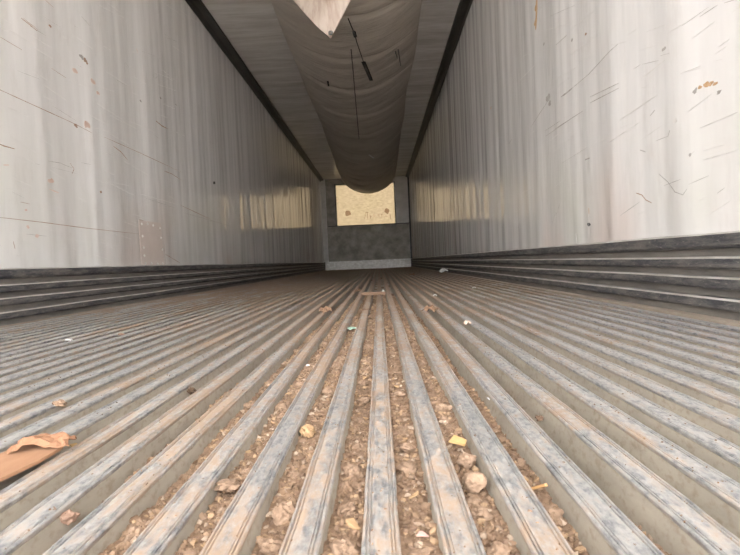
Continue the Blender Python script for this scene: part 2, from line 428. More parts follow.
for k in range(k0, k1 + 1):
    xc = RX0 + k * PITCH
    def jit(i, y, k=k):
        top = 1.0 if 1 <= i <= NP - 2 else 0.0
        sgn = 1 if i < NP / 2 else -1
        dx = noise.noise((y * 0.9, k * 3.7, 1)) * 0.0022 + top * sgn * noise.noise((y * 17, k * 5.1 + sgn * 2, 4)) * 0.0007
        dz = top * (noise.noise((y * 1.4, k * 2.3, 7)) * 0.0012 + noise.noise((y * 28, k * 1.9, i * 0.35)) * 0.0005)
        return dx, dz
    V, F = extrude_y([(xc + x, z) for x, z in prof], ry, closed=False, jitter=jit)
    per = NP - 1
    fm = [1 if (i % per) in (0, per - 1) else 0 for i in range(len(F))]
    F.append(tuple(range(NP))); fm.append(1)
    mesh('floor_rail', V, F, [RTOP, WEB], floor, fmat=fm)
for x0, x1 in ((XL + 0.008, RX0 + k0 * PITCH - 0.03), (RX0 + k1 * PITCH + 0.03, XR - 0.008)):
    box('floor_edge_strip', (x0, YD, ZB), (x1, YF - 0.09, 0.004), EDGEST, floor)

# ------------------------------------------------------------------ loose soil in the middle channels
def smooth01(a, b, x): t = min(1, max(0, (x - a) / (b - a))); return t * t * (3 - 2 * t)
FILL = {-6: 0.2, -5: 0.70, -4: 0.98, -3: 1.08, -2: 1.08, -1: 1.0, 0: 1.0, 1: 0.95, 2: 0.62, 3: 0.28}
def soil_z(ch, x, y):
    f = FILL.get(ch)
    if f is None: return ZB - 0.01
    lump = noise.noise((ch * 7.3, y * 4.0, 2)) * 0.010
    fine = noise.noise((x * 160, y * 120, ch)) * 0.0026 + noise.noise((x * 70, y * 55, ch + 9)) * 0.0035
    far = smooth01(1.4, 4.0, y) * 0.8
    return ZB - 0.006 + (f - far * f) * 0.024 + lump * (1.7 - 0.8 * f) + fine
def web_half(z): return 0.0120 + (0.0185 - 0.0120) * min(1, max(0, (-0.0062 - z) / (-0.0062 - ZB)))
SV, SF = [], []
sy = list(np.arange(0.25, 1.2, 0.0035)) + list(np.arange(1.2, 2.6, 0.009)) + list(np.arange(2.6, 8, 0.05))
for ch in FILL:
    xc = RX0 + (ch + 0.5) * PITCH; hw = PITCH / 2 - 0.0122; nx = 9; base = len(SV)
    for y in sy:
        for i in range(nx):
            x = xc + (i / (nx - 1) * 2 - 1) * hw
            SV.append((x, y, soil_z(ch, x, y)))
    for j in range(len(sy) - 1):
        for i in range(nx - 1):
            a = base + j * nx + i; SF.append((a, a + 1, a + nx + 1, a + nx))

# small crumbs: far too many to count
bm = bmesh.new(); bmesh.ops.create_icosphere(bm, subdivisions=1, radius=1)
ICO_V = np.array([v.co for v in bm.verts]); ICO_F = np.array([[v.index for v in f.verts] for f in bm.faces]); bm.free()
def crumb_field(count):
    Vs, Fs = [], []; b = len(SV)
    chs = list(FILL); wts = np.array([FILL[c] for c in chs]); wts /= wts.sum()
    for _ in range(count):
        y = 0.28 + (npr.random() ** 2.0) * 3.6
        if npr.random() < 0.80:
            ch = int(npr.choice(chs, p=wts)); x = RX0 + (ch + 0.5) * PITCH + npr.uniform(-0.0125, 0.0125); z = soil_z(ch, x, y)
            if z < ZB + 0.0005: z = ZB
            r = (0.0005 + 0.0031 * npr.random() ** 3.0) * (1 + 0.25 * y)
        else:
            k = int(npr.integers(-16, 12)); r = npr.uniform(0.0004, 0.0012) * (1 + 0.25 * y)
            if npr.random() < 0.5: x = RX0 + k * PITCH + npr.uniform(-0.0105, 0.0105); z = -0.001
            else: x = RX0 + (k + 0.5) * PITCH + npr.uniform(-0.009, 0.009); z = soil_z(k, x, y) if k in FILL else ZB; z = max(z, ZB)
        s = np.array([r * npr.uniform(.5, 1.3), r * npr.uniform(.6, 1.7), r * npr.uniform(.45, 1.0)])
        a = npr.uniform(0, 6.28); ca, sa = math.cos(a), math.sin(a)
        P = ICO_V * s * npr.uniform(.62, 1.25, (len(ICO_V), 1))
        tl_ = npr.uniform(-.7, .7); P[:, 2] += P[:, 0] * tl_
        P = np.stack([P[:, 0] * ca - P[:, 1] * sa, P[:, 0] * sa + P[:, 1] * ca, P[:, 2]], 1) + (x, y, z + r * 0.3)
        Vs.append(P); Fs.append(ICO_F + b); b += len(P)
    return np.concatenate(Vs).tolist(), np.concatenate(Fs).tolist()
CV, CF = crumb_field(40000)
soil = mesh('loose_soil', SV + CV, SF + CF, [SOIL, CRUMB], fmat=[0] * len(SF) + [1] * len(CF))
tag(soil, 'loose dry brown soil and crumbs lying in the middle floor channels', 'soil', kind='stuff')

# ------------------------------------------------------------------ clods and chips, one by one
def clod_mesh(seed, mat, sub=3, amp=0.55):
    bm = bmesh.new(); bmesh.ops.create_icosphere(bm, subdivisions=sub, radius=1)
    for v in bm.verts:
        d = v.co.normalized()
        f = 1 + amp * noise.noise(d * 1.3 + Vector((seed, 0, 0))) + amp * 0.55 * noise.noise(d * 3.1 + Vector((0, seed, 0))) + amp * 0.38 * noise.noise(d * 6 + Vector((0, 0, seed))) + amp * 0.2 * noise.noise(d * 13 + Vector((seed, seed, 0)))
        v.co = d * f
        v.co.z *= 0.72
    me = bpy.data.meshes.new('clod'); bm.to_mesh(me); bm.free(); me.materials.append(mat)
    return me
def chip_mesh(seed, mat):
    r = random.Random(seed); n = r.randint(5, 7)
    pts = [(math.cos(t) * r.uniform(.65, 1.1), math.sin(t) * r.uniform(.35, .7)) for t in sorted(r.uniform(0, 6.28) for _ in range(n))]
    th = 0.16; bend = r.uniform(-.3, .3)
    V = [(x, y, bend * x * x - th / 2) for x, y in pts] + [(x * .94, y * .92, bend * x * x + th / 2 + r.uniform(-.04, .04)) for x, y in pts]
    F = [tuple(reversed(range(n))), tuple(range(n, 2 * n))] + [(i, (i + 1) % n, n + (i + 1) % n, n + i) for i in range(n)]
    me = bpy.data.meshes.new('chip'); me.from_pydata(V, [], F); me.materials.append(mat); me.update(); return me
CLODS = [clod_mesh(3.1 * i + 1, CLOD, amp=0.5) for i in range(6)]
CHIPS = [chip_mesh(20 + i, CHIP) for i in range(6)]
def place(name, me, loc, size, rot=None, label=None, cat=None, group=None):
    o = bpy.data.objects.new(name, me); col.objects.link(o)
    o.location = loc; o.scale = (size, size, size) if isinstance(size, (int, float)) else size
    o.rotation_euler = rot or (rnd.uniform(-.3, .3), rnd.uniform(-.3, .3), rnd.uniform(0, 6.28))
    return tag(o, label, cat, group)
taken = []
def free(x, y, r):
    for (a, b, c) in taken:
        if (a - x) ** 2 + (b - y) ** 2 < (r + c) ** 2: return False
    taken.append((x, y, r)); return True
# named pieces first
def px_clod(u, v, px, label, me, name='soil_clod', cat='clod', z=-0.012, flat=1.0, lift=0.25):
    p = at_z(u, v, z); r = px / 2 * p.y / FPX
    taken.append((p.x, p.y, r))
    return place(name, me, (p.x, p.y, p.z + r * lift), (r, r, r * flat), None, label, cat)
px_clod(474, 485, 25, 'large round brown clod wedged between two rails right of the centre rail', clod_mesh(91, CLOD, amp=0.3), flat=1.15)
px_clod(466, 462, 17, 'crumbly grey-brown clod just behind the large round clod', CLODS[1])
px_clod(540, 419, 8, 'small dark brown clod perched on a rail top at right', clod_mesh(77, DARKCLOD), z=0.0)
px_clod(192, 392, 9, 'dark brown clod lying in a channel left of centre', clod_mesh(78, DARKCLOD), z=-0.01)
px_clod(60, 405, 13, 'dry brown clod resting on the left rails behind the cardboard strip', CLODS[2], z=-0.004, flat=0.7)
px_clod(68, 519, 18, 'reddish brown clod at the lower left between two rails', clod_mesh(80, mat_noise('reddish_clod', (0.24, 0.15, 0.105), (0.31, 0.20, 0.145), (120, 120, 120), 0.95, bump=0.003)), z=-0.012)
px_clod(228, 488, 26, 'long flat brown slab of soil leaning on a rail in the left channel', CLODS[4], z=-0.010, flat=0.6)
px_clod(308, 434, 17, 'tan crumbly clod at the head of a left channel', clod_mesh(82, CHIP, amp=0.6), z=-0.012)
px_clod(283, 515, 22, 'broad brown clod near the bottom edge left of centre', CLODS[5], z=-0.014)
def px_chip(u, v, px, label, me, name='wood_chip', cat='wood chip', z=-0.008, rot=None):
    p = at_z(u, v, z); r = px / 2 * p.y / FPX
    taken.append((p.x, p.y, r))
    return place(name, me, (p.x, p.y, p.z), r, rot, label, cat)
YCHIP = mat_noise('yellow_leaf_chip', (0.46, 0.31, 0.14), (0.40, 0.25, 0.10), (80, 80, 80), 0.8)
OCHIP = mat_noise('orange_chip', (0.46, 0.27, 0.115), (0.38, 0.215, 0.09), (80, 80, 80), 0.8)
PKCHIP = mat_noise('pink_chip', (0.50, 0.32, 0.27), (0.44, 0.26, 0.22), (80, 80, 80), 0.8)
px_chip(457, 441, 27, 'yellow folded leaf scrap lying on soil right of the centre rail', chip_mesh(51, YCHIP), 'leaf_scrap', 'leaf', -0.006, (0.5, 0.2, 0.4))
px_chip(539, 486, 32, 'long orange wood sliver in the channel at lower right', chip_mesh(52, OCHIP), z=-0.012, rot=(0.2, 0.5, 2.2))
px_chip(354, 525, 24, 'squarish tan wood chip beside the centre rail near the bottom edge', chip_mesh(53, CHIP), z=-0.008, rot=(0.7, 0.2, 0.6))
px_chip(423, 535, 18, 'pink chip lying on soil right of the centre rail', chip_mesh(54, PKCHIP), z=-0.010, rot=(0.3, 0.1, 0.3))
px_chip(152, 379, 9, 'small tan square chip lying on the left rails', chip_mesh(55, CHIP), z=0.0015, rot=(0.1, 0.4, 0.7))
px_chip(122, 334, 12, 'thin brown splinter lying across the far left rails', chip_mesh(56, SCR_BR), z=0.0015, rot=(0.1, 0.2, 0.4))
px_chip(490, 400, 15, 'grey flat flake wedged beside a rail right of centre', chip_mesh(57, mat_noise('grey_flake', (0.36, 0.33, 0.32), (0.28, 0.26, 0.25), (80, 80, 80), 0.7)), 'flake', 'flake', -0.006, (0.4, 0.3, 1.0))
px_chip(74, 446, 16, 'pale tan chip lying in the channel beside the cardboard strip', chip_mesh(58, YCHIP), z=-0.004, rot=(0.5, 0.2, 0.6))
# the rest
ORD = ['nearest', 'second', 'third', 'fourth', 'fifth', 'sixth', 'seventh', 'eighth', 'ninth', 'tenth', 'eleventh', 'twelfth', 'thirteenth', 'fourteenth', 'fifteenth']
CHN = {-1: 'first channel left of', -2: 'second channel left of', -3: 'third channel left of', -4: 'fourth channel left of', -5: 'fifth channel left of', -6: 'sixth channel left of', -7: 'seventh channel left of', -8: 'eighth channel left of', -9: 'ninth channel left of', 0: 'first channel right of', 1: 'second channel right of', 2: 'third channel right of'}
def scatter(name, cat, group, meshes, per, rlo, rhi, ymax, what, sink):
    for ch, num in per.items():
        got = []; tries = 0
        while len(got) < num and tries < 600:
            tries += 1
            y = 0.37 + (rnd.random() ** 1.5) * ymax
            r = rnd.uniform(rlo, rhi) * (0.8 + 0.25 * y)
            x = RX0 + (ch + 0.5) * PITCH + rnd.uniform(-1, 1) * max(0, 0.0125 - r)
            if free(x, y, r): got.append((y, x, r))
        got.sort()
        for q, (y, x, r) in enumerate(got):
            z = max(soil_z(ch, x, y), ZB)
            if cat == 'clod': sz, rot = (r, r * rnd.uniform(.9, 1.4), r * rnd.uniform(.7, 1.05)), None
            else: sz, rot = r, (rnd.uniform(-.6, .6), rnd.uniform(-.6, .6), rnd.uniform(0, 6.28))
            nth = ORD[q] + ('' if q == 0 else ' nearest')
            place(name, rnd.choice(meshes), (x, y, z + (r * 0.22 if cat == 'clod' else 0.0025)), sz, rot, f'{nth} {what} in the {CHN[ch]} the centre rail', cat, group)
scatter('soil_clod', 'clod', 'dry soil clods in the floor channels', CLODS, {-7: 2, -6: 3, -5: 6, -4: 9, -3: 11, -2: 13, -1: 14, 0: 11, 1: 8, 2: 4}, 0.0060, 0.0112, 1.5, 'dry brown clod', 0)
scatter('wood_chip', 'wood chip', 'tan wood chips among the soil', CHIPS, {-9: 2, -8: 2, -7: 3, -6: 3, -5: 4, -4: 6, -3: 7, -2: 8, -1: 8, 0: 8, 1: 6, 2: 4}, 0.0038, 0.0078, 1.8, 'small tan chip', 0)

# ------------------------------------------------------------------ cardboard strip, crumpled paper and other litter
def slab_from_px(name, pts, z, th, mat, label, cat, tilt=0.0):
    P = [at_z(u, v, z) for u, v in pts]
    c = sum(P, Vector()) / len(P)
    n = len(P); bm = bmesh.new()
    top = [bm.verts.new((p.x - c.x, p.y - c.y, th + tilt * (p.y - c.y))) for p in P]
    bot = [bm.verts.new((p.x - c.x, p.y - c.y, tilt * (p.y - c.y))) for p in P]
    bm.faces.new(top); bm.faces.new(bot[::-1])
    for i in range(n): bm.faces.new((top[i], bot[i], bot[(i + 1) % n], top[(i + 1) % n]))
    bmesh.ops.recalc_face_normals(bm, faces=bm.faces)
    o = from_bm(name, bm, mat); o.location = (c.x, c.y, z)
    return tag(o, label, cat)
slab_from_px('cardboard_strip', [(-60, 483), (-60, 508), (0, 482), (40, 463), (63, 449), (62, 439), (18, 449)], 0.004, 0.0035, CARD, 'flat tan cardboard strip lying across the rails at the left edge', 'cardboard')
def crumple(name, c, size, mat, label, cat, seed, nx=13, ny=9, amp=0.5, rotz=0.0):
    V = []; F = []
    for j in range(ny):
        for i in range(nx):
            a, b = i / (nx - 1) * 2 - 1, j / (ny - 1) * 2 - 1
            e = 1 + 0.22 * noise.noise((a * 1.7, b * 1.7, seed))
            h = 0.5 + 0.9 * abs(noise.noise((a * 1.3, b * 1.3, seed + 5))) - 0.5 * (a * a + b * b) * 0.6 + 0.6 * abs(noise.noise((a * 3.3, b * 3.3, seed + 8)))
            V.append((a * e * size[0] + 0.15 * size[0] * noise.noise((b * 2.5, a, seed + 3)), b * e * size[1], max(0.02, h) * size[2] * amp * 2))
    m_ = len(V); V += [(x, y, z - 0.0012) for x, y, z in V]
    for j in range(ny - 1):
        for i in range(nx - 1):
            a = j * nx + i; F.append((a, a + 1, a + nx + 1, a + nx)); F.append((m_ + a, m_ + a + nx, m_ + a + nx + 1, m_ + a + 1))
    rim = [i for i in range(nx)] + [j * nx + nx - 1 for j in range(1, ny)] + [(ny - 1) * nx + i for i in range(nx - 2, -1, -1)] + [j * nx for j in range(ny - 2, 0, -1)]
    for a, b in zip(rim, rim[1:] + rim[:1]): F.append((a, m_ + a, m_ + b, b))
    o = fix_normals(mesh(name, V, F, mat)); o.location = c; o.rotation_euler = (0, 0, rotz)
    return tag(o, label, cat)
p = at_z(43, 446, 0.0085)
crumple('crumpled_paper', (p.x, p.y, p.z), (0.030, 0.017, 0.012), PAPER, 'crumpled tan paper scrap lying on the end of the cardboard strip', 'paper', 3.3, rotz=0.25)
# lath bridging the rails
a, b = at_z(361.5, 295, 0.0), at_z(386, 295, 0.0); yl = (a.y + b.y) / 2
lath = box('wooden_lath', (a.x, -0.011, 0), (b.x, 0.014, 0.016), WOODST, None, 0.002)
lath.location = (0, yl, 0.0015); tag(lath, 'short brown lath laid across three rails far down the floor', 'lath')
def scrap(name, u, v, z, size, mat, label, cat, seed, rotz=0.0, amp=0.5):
    p = at_z(u, v, z); return crumple(name, (p.x, p.y, z + 0.001), size, mat, label, cat, seed, 9, 7, amp, rotz)
scrap('paper_scrap', 383.2, 292.5, 0.0125, (0.006, 0.006, 0.016), WHITE, 'tiny white scrap standing on the right end of the lath', 'paper', 5.1)
scrap('cardboard_scrap', 358, 293, 0.0, (0.022, 0.03, 0.026), DCARD, 'small orange-brown cardboard scrap left of the lath', 'cardboard', 6.7)
scrap('cardboard_scrap', 325.5, 313, 0.0, (0.022, 0.028, 0.026), DCARD, 'bent brown cardboard scrap tipped over a rail edge left of centre', 'cardboard', 7.9, 0.5)
scrap('cardboard_scrap', 431, 312, 0.0, (0.022, 0.034, 0.026), DCARD, 'bent brown cardboard scrap tipped over a rail edge right of centre', 'cardboard', 9.2, -0.4)
scrap('candy_wrapper', 351.5, 329.5, -0.008, (0.013, 0.016, 0.008), GREENW, 'pale green shiny wrapper lying in a channel left of the centre rail', 'wrapper', 10.4, 0.4)
scrap('bark_strip', 366, 311, -0.006, (0.009, 0.045, 0.008), WOODST, 'curled brown bark strip lying just in front of the lath', 'bark', 11.5, -0.5)
scrap('bark_scrap', 371, 317, -0.008, (0.012, 0.02, 0.008), CLOD, 'crumbly brown bark scrap beside the centre rail', 'bark', 12.2)
scrap('paper_scrap', 446, 273, 0.0, (0.09, 0.10, 0.065), WHITE, 'crumpled white paper lying far back near the right wall', 'paper', 13.1)
scrap('paper_scrap', 474, 288.5, 0.0, (0.012, 0.012, 0.01), WHITE, 'small white scrap on the rails toward the right wall', 'paper', 14.1)
scrap('paper_scrap', 435, 296, 0.0, (0.010, 0.010, 0.009), WHITE, 'tiny white scrap behind the right bent cardboard scrap', 'paper', 15.1)
scrap('paper_scrap', 467.5, 325, -0.002, (0.010, 0.014, 0.014), mat_noise('pale_pink_paper', (0.74, 0.58, 0.48), (0.64, 0.47, 0.37), (90, 90, 90), 0.8), 'pale pinkish paper scrap stuck on a rail right of centre', 'paper', 16.1)
scrap('paper_scrap', 69, 341, 0.0, (0.008, 0.008, 0.006), WHITE, 'tiny white scrap lying on the far left rails', 'paper', 17.1)
scrap('paper_scrap', 308, 366, -0.006, (0.003, 0.004, 0.003), WHITE, 'tiny white scrap in a left channel below the bent cardboard', 'paper', 18.1)
scrap('leaf_scrap', 412, 275, 0.0, (0.03, 0.05, 0.02), CARD, 'tan leaf scrap on a rail in the distance', 'leaf', 19.1)

# ------------------------------------------------------------------ air chute under the ceiling
CY0, CY1 = 3.95, 15.35
seams = [4.75, 5.72, 6.72, 7.9, 9.1, 10.3, 11.4, 12.4, 13.3, 14.0, 14.5, 14.9]
def chute_edges(y):
    t = smooth01(9, 15.3, y)
    return -0.87 - 0.08 * t + 0.02 * noise.noise((y * 0.7, 1, 1)), 0.50 + 0.05 * t + 0.02 * noise.noise((y * 0.7, 5, 1))
def chute_z(x, y):
    a, b = chute_edges(y); t = max(-1, min(1, (x - (a + b) / 2) / ((b - a) / 2)))
    sag = 0.31 + 0.15 * smooth01(8.5, 15.0, y)
    d = min(seams, key=lambda s: abs(s - y)); dd = abs(d - y)
    shape = max(0.0, 1 - t * t) ** (1.0 - 0.36 * smooth01(9, 15, y))
    # fabric droops just behind each seam and is pulled in at it
    scal = (0.022 + 0.05 * smooth01(11, 13.5, y)) * math.exp(-(dd / (0.045 + 0.07 * smooth01(11, 13.5, y))) ** 2)
    tail = 0.012 * math.exp(-(((y - d) - 0.16) / 0.12) ** 2)
    fold = 0.008 * noise.noise((x * 1.1, y * 5.5 + 0.7 * t * t, 3)) * (0.6 + 3.2 * smooth01(11.0, 14.5, y))
    wr = 0.022 * noise.noise((x * 1.8 + y * 0.4, y * 1.3, 9)) + 0.009 * noise.noise((x * 2.0 - y, y * 5 + x * 3, 13)) + 0.004 * noise.noise((x * 3.0, y * 14 + x * 5, 23))
    fine = 0.5 + 0.5 * shape
    wr += 0.055 * abs(noise.noise((x * 0.5, y * 1.25 - 0.5 * t * t, 41))) * smooth01(9.5, 12.5, y)
    return ZC - 0.012 - (sag + tail - scal + (fold + wr) * fine) * shape
ny, nx = 460, 44
V, F = [], []
for j in range(ny):
    y = CY0 + (CY1 - CY0) * j / (ny - 1); a, b = chute_edges(y)
    for i in range(nx):
        s = -math.cos(math.pi * i / (nx - 1)); x = (a + b) / 2 + s * (b - a) / 2
        V.append((x, y + 0.06 * (s * s - 1) * 0, chute_z(x, y)))
for j in range(ny - 1):
    for i in range(nx - 1):
        q = j * nx + i; F.append((q, q + nx, q + nx + 1, q + 1))
chute = empty('air_chute', (-0.16, 9.6, ZC)); tag(chute, 'long sagging grey fabric air duct hung under the ceiling', 'air duct')
def sub(o): o.parent = chute; o.matrix_parent_inverse = Matrix.Translation((0.16, -9.6, -ZC)); return o
body = sub(mesh('duct_fabric', V, F, CHUTE, smooth=True))
sm = body.modifiers.new('thickness', 'SOLIDIFY'); sm.thickness = 0.003; sm.offset = 1
def on_chute(u, v):
    d = ray(u, v); y = CY0
    while y < CY1:
        p = CAM + d * ((y - CAM.y) / d.y)
        if p.z >= chute_z(p.x, p.y): return p
        y += 0.01
    return p
def ribbon_on(pts, width, fn, th, mat, name, off):
    """thin raised ribbon following a surface; fn maps a point to (point, normal)"""
    V = []; F = []
    for i, p in enumerate(pts):
        q = pts[min(i + 1, len(pts) - 1)]; r = pts[max(i - 1, 0)]
        d = (q - r).normalized(); nrm = fn(p); s = d.cross(nrm).normalized() * width(i / (len(pts) - 1)) / 2
        b = p + nrm * off
        V += [b - s, b + s, b + s * .8 + nrm * th, b - s * .8 + nrm * th]
    for i in range(len(pts) - 1):
        for k in range(4):
            a = i * 4 + k; b = i * 4 + (k + 1) % 4; F.append((a, b, b + 4, a + 4))
    F += [(0, 3, 2, 1), tuple(len(V) - 4 + k for k in range(4))]
    return fix_normals(mesh(name, V, F, mat))
def dense(px, n=8):
    out = []
    for (a, b) in zip(px[:-1], px[1:]):
        for k in range(n): out.append((a[0] + (b[0] - a[0]) * k / n, a[1] + (b[1] - a[1]) * k / n))
    return out + [px[-1]]
down = lambda p: Vector((0, -0.15, -1)).normalized()
def chute_line(name, px, w, mat, th=0.004):
    pts = [on_chute(u, v) for u, v in dense(px)]
    return sub(ribbon_on(pts, (lambda t: w), down, th, mat, name, 0.012))
cord = chute_line('cord', [(348, 17), (354.5, 33), (357, 42), (363.5, 61)], 0.008, BLACK)
knot = chute_line('cord_knot', [(353.5, 30), (355.2, 35)], 0.030, BLACK, 0.012)
tip = chute_line('strap_end', [(363.2, 60.5), (371, 79)], 0.042, BLACK, 0.010)
for o in (knot, tip): o.parent = cord; o.matrix_parent_inverse = Matrix.Identity(4)
chute_line('slit', [(395, 50), (397, 57)], 0.012, BLACK)
chute_line('slit', [(398, 48), (400.5, 65)], 0.012, BLACK)
chute_line('slit', [(327.5, 80), (328.5, 85)], 0.02, BLACK)
chute_line('lengthwise_seam', [(351, 48), (353, 70), (356, 105), (359, 138)], 0.010, DARKTRIM, 0.002)
chute_line('tag', [(369, 154), (373.5, 157.5)], 0.035, RIVET, 0.004)
for ysm in seams:
    pts = []
    a, b = chute_edges(ysm)
    for i in range(31):
        s = -0.97 + 1.94 * i / 30; x = (a + b) / 2 + s * (b - a) / 2; pts.append(Vector((x, ysm, chute_z(x, ysm))))
    nf = lambda p: Vector((0.9 * (p.x + 0.16), -0.1, -1)).normalized()
    sub(ribbon_on(pts, (lambda t: 0.014), nf, 0.005, CHUTE, 'cross_seam', 0.001))

# torn corner of the fabric hanging down at the near end
yfl = 4.05
outer = [(245, -56), (293, 0), (317, 27), (331, 38.5), (351, 0), (373, -56)]
def flap():
    n = 22; V = []; F = []
    for j in range(n + 1):
        v = -56 + (38.5 + 56) * j / n
        def edge(lst):
            for (p, q) in zip(lst[:-1], lst[1:]):
                if p[1] <= v <= q[1]: return p[0] + (q[0] - p[0]) * (v - p[1]) / (q[1] - p[1])
            return lst[-1][0]
        l = edge([(245, -56), (293, 0), (317, 27), (331, 38.5)]); r = edge([(373, -56), (351, 0), (331, 38.5)])
        for i in range(13):
            t = i / 12; u = l + (r - l) * t
            y = yfl + 0.05 * math.sin(t * 4.2 + v * 0.01) * (1 - j / n) + 0.02 * noise.noise((u * 0.05, v * 0.015, 4))
            cr = 317 + (27 - v) * 0.62 - u
            y += 0.0035 * max(0.0, cr)
            p = at_y(u, v, y)
            V.append((p.x, y, p.z))
    for j in range(n):
        for i in range(12):
            a = j * 13 + i; F.append((a, a + 1, a + 14, a + 13))
    o = sub(mesh('torn_flap', V, F, FLAP, smooth=True)); o['label'] = 'pale torn corner of the fabric hanging down'
    m = o.modifiers.new('thickness', 'SOLIDIFY'); m.thickness = 0.003
    return o
fl = flap()
c = at_y(330.5, 33, yfl - 0.02)
bm = bmesh.new()
for k in range(14):
    a = k / 14 * math.tau
    ring = []
    for q in range(6):
        b = q / 6 * math.tau; R, r = 0.011, 0.007
        ring.append(bm.verts.new((c.x + (R + r * math.cos(b)) * math.cos(a), c.y + r * math.sin(b), c.z + (R + r * math.cos(b)) * math.sin(a))))
bm.verts.ensure_lookup_table()
for k in range(14):
    for q in range(6):
        bm.faces.new([bm.verts[i] for i in (k * 6 + q, k * 6 + (q + 1) % 6, ((k + 1) % 14) * 6 + (q + 1) % 6, ((k + 1) % 14) * 6 + q)])
bmesh.ops.recalc_face_normals(bm, faces=bm.faces)
gm = from_bm('grommet', bm, KICKM); gm.parent = fl

# ------------------------------------------------------------------ riveted patch and wear on the walls
def on_wall(u, v, side):
    x = XL if side < 0 else XR
    for _ in range(3):
        p = at_x(u, v, x); x = wall_x(side, p.y, p.z)
    return at_x(u, v, x)
tl, tr, brr, bl = [on_wall(u, v, -1) for u, v in ((138.5, 220), (160.5, 223), (164.5, 265.5), (141.5, 265.5))]
pc = (tl + tr + brr + bl) / 4
patch = empty('wall_patch', (pc.x, pc.y, min(bl.z, brr.z))); tag(patch, 'riveted pinkish rectangular patch low on the left wall', 'patch')
V = []; F = []; g = 8
for j in range(g + 1):
    for i in range(g + 1):
        s, t = i / g, j / g
        p = (tl * (1 - s) + tr * s) * (1 - t) + (bl * (1 - s) + brr * s) * t
        V.append(Vector((wall_x(-1, p.y, p.z) + 0.0018, p.y, p.z)) - patch.location)
for j in range(g):
    for i in range(g):
        a = j * (g + 1) + i; F.append((a, a + g + 1, a + g + 2, a + 1))
po = mesh('patch_plate', V, F, PATCH, patch)
m = po.modifiers.new('thickness', 'SOLIDIFY'); m.thickness = 0.0016; m.offset = -1
rv = bpy.data.meshes.new('rivet'); bm = bmesh.new()
bmesh.ops.create_uvsphere(bm, u_segments=8, v_segments=5, radius=0.008); bm.to_mesh(rv); bm.free(); rv.materials.append(RIVET)
for (s, t) in ((.1, .08), (.1, .35), (.12, .6), (.12, .78), (.14, .95), (.36, .06), (.6, .08), (.92, .12), (.93, .35), (.94, .62), (.9, .95), (.4, .95), (.66, .96)):
    p = (tl * (1 - s) + tr * s) * (1 - t) + (bl * (1 - s) + brr * s) * t
    o = bpy.data.objects.new('rivet', rv); col.objects.link(o); o.parent = patch
    o.location = Vector((wall_x(-1, p.y, p.z) + 0.005, p.y, p.z)) - patch.location; o.scale = (0.5, 1, 1)

def scratch(side, px, width, mat, name='scratch', n=6):
    pts = [on_wall(u, v, side) for u, v in dense(px, n)]
    nv = Vector((1.0 if side < 0 else -1.0, 0, 0))
    sd = rnd.uniform(0, 90)
    w = lambda t: width * (0.35 + 0.65 * math.sin(math.pi * min(1, max(0, t))) ** 0.5) * (0.8 + 0.4 * noise.noise((t * 9, sd, 1)))
    o = ribbon_on(pts, w, (lambda p: nv), 0.0006, mat, name, 0.0003)
    o.parent = wall_left if side < 0 else wall_right
    return o
def spot(side, u, v, r, mat, name='stain', el=1.0):
    p = on_wall(u, v, side); nrm = 1 if side < 0 else -1; k = 9
    rr = [r * rnd.uniform(.55, 1.2) for _ in range(k)]
    V = []
    for off in (0.0002, 0.0009):
        for i in range(k):
            a = i / k * math.tau; y, z = p.y + 1.9 * rr[i] * math.cos(a), p.z + rr[i] * math.sin(a) * el
            V.append((wall_x(side, y, z) + nrm * off, y, z))
    F = [tuple(range(k)), tuple(range(k, 2 * k))] + [(i, (i + 1) % k, k + (i + 1) % k, k + i) for i in range(k)]
    o = fix_normals(mesh(name, V, F, mat)); o.parent = wall_left if side < 0 else wall_right
    return o
L_, R_ = -1, 1
for px, w, mt in [
    ([(-4, 88), (20, 99), (75, 124), (92, 133)], .0042, SCR_BR), ([(104, 137), (140, 153), (181, 172)], .0045, SCR_BR),
    ([(-4, 217), (40, 222), (85, 228), (139, 234)], .0042, SCR_BR),
    ([(21, 18), (30, 25), (37, 31)], .006, SCR_BR), ([(23, 18), (38, 30)], .003, SCR_BR), ([(30, 26), (46, 36)], .003, SCR_GR),
    ([(156, 121), (162, 126), (168, 129)], .010, SCR_BR), ([(113, 146), (121, 152), (127.5, 160)], .008, SCR_BR),
    ([(-3, 143), (4, 146), (15, 149)], .006, SCR_BR), ([(49, 189), (59, 193)], .008, SCR_PK), ([(164, 171), (172, 174), (181, 180)], .007, SCR_BR),
    ([(81, 16), (90, 26)], .003, SCR_GR), ([(45, 0), (54, 8)], .003, SCR_BR), ([(0, 37), (22, 50)], .003, SCR_BR), ([(51, 68), (66, 78)], .003, SCR_BR),
    ([(115, 79), (127, 86)], .003, SCR_GR), ([(125, 62), (129, 68)], .004, SCR_GR), ([(136, 48), (138, 53)], .006, SCR_PK), ([(3, 165), (9, 165)], .007, SCR_PK),
    ([(70, 163), (74, 169), (72, 174)], .004, SCR_BR), ([(48, 161), (60, 163), (72, 168)], .003, SCR_GR), ([(20, 202), (30, 204)], .003, SCR_BR),
    ([(13, 241), (15, 249)], .004, SCR_BR), ([(139, 219.5), (146, 222), (160, 224)], .009, SCR_BR), ([(138.3, 221), (141, 265)], .005, SCR_BR), ([(163.5, 240), (165.5, 264)], .005, SCR_BR), ([(165, 254), (180, 263)], .006, SCR_BR), ([(180, 205), (210, 219)], .006, SCR_BR), ([(185, 213), (230, 226)], .004, SCR_GR),  # brown strips along the patch edges paint its dark creases
    ([(141, 194), (180, 205)], .004, SCR_FA), ([(145, 198), (175, 208)], .004, SCR_GR)]:
    scratch(L_, px, w, mt)
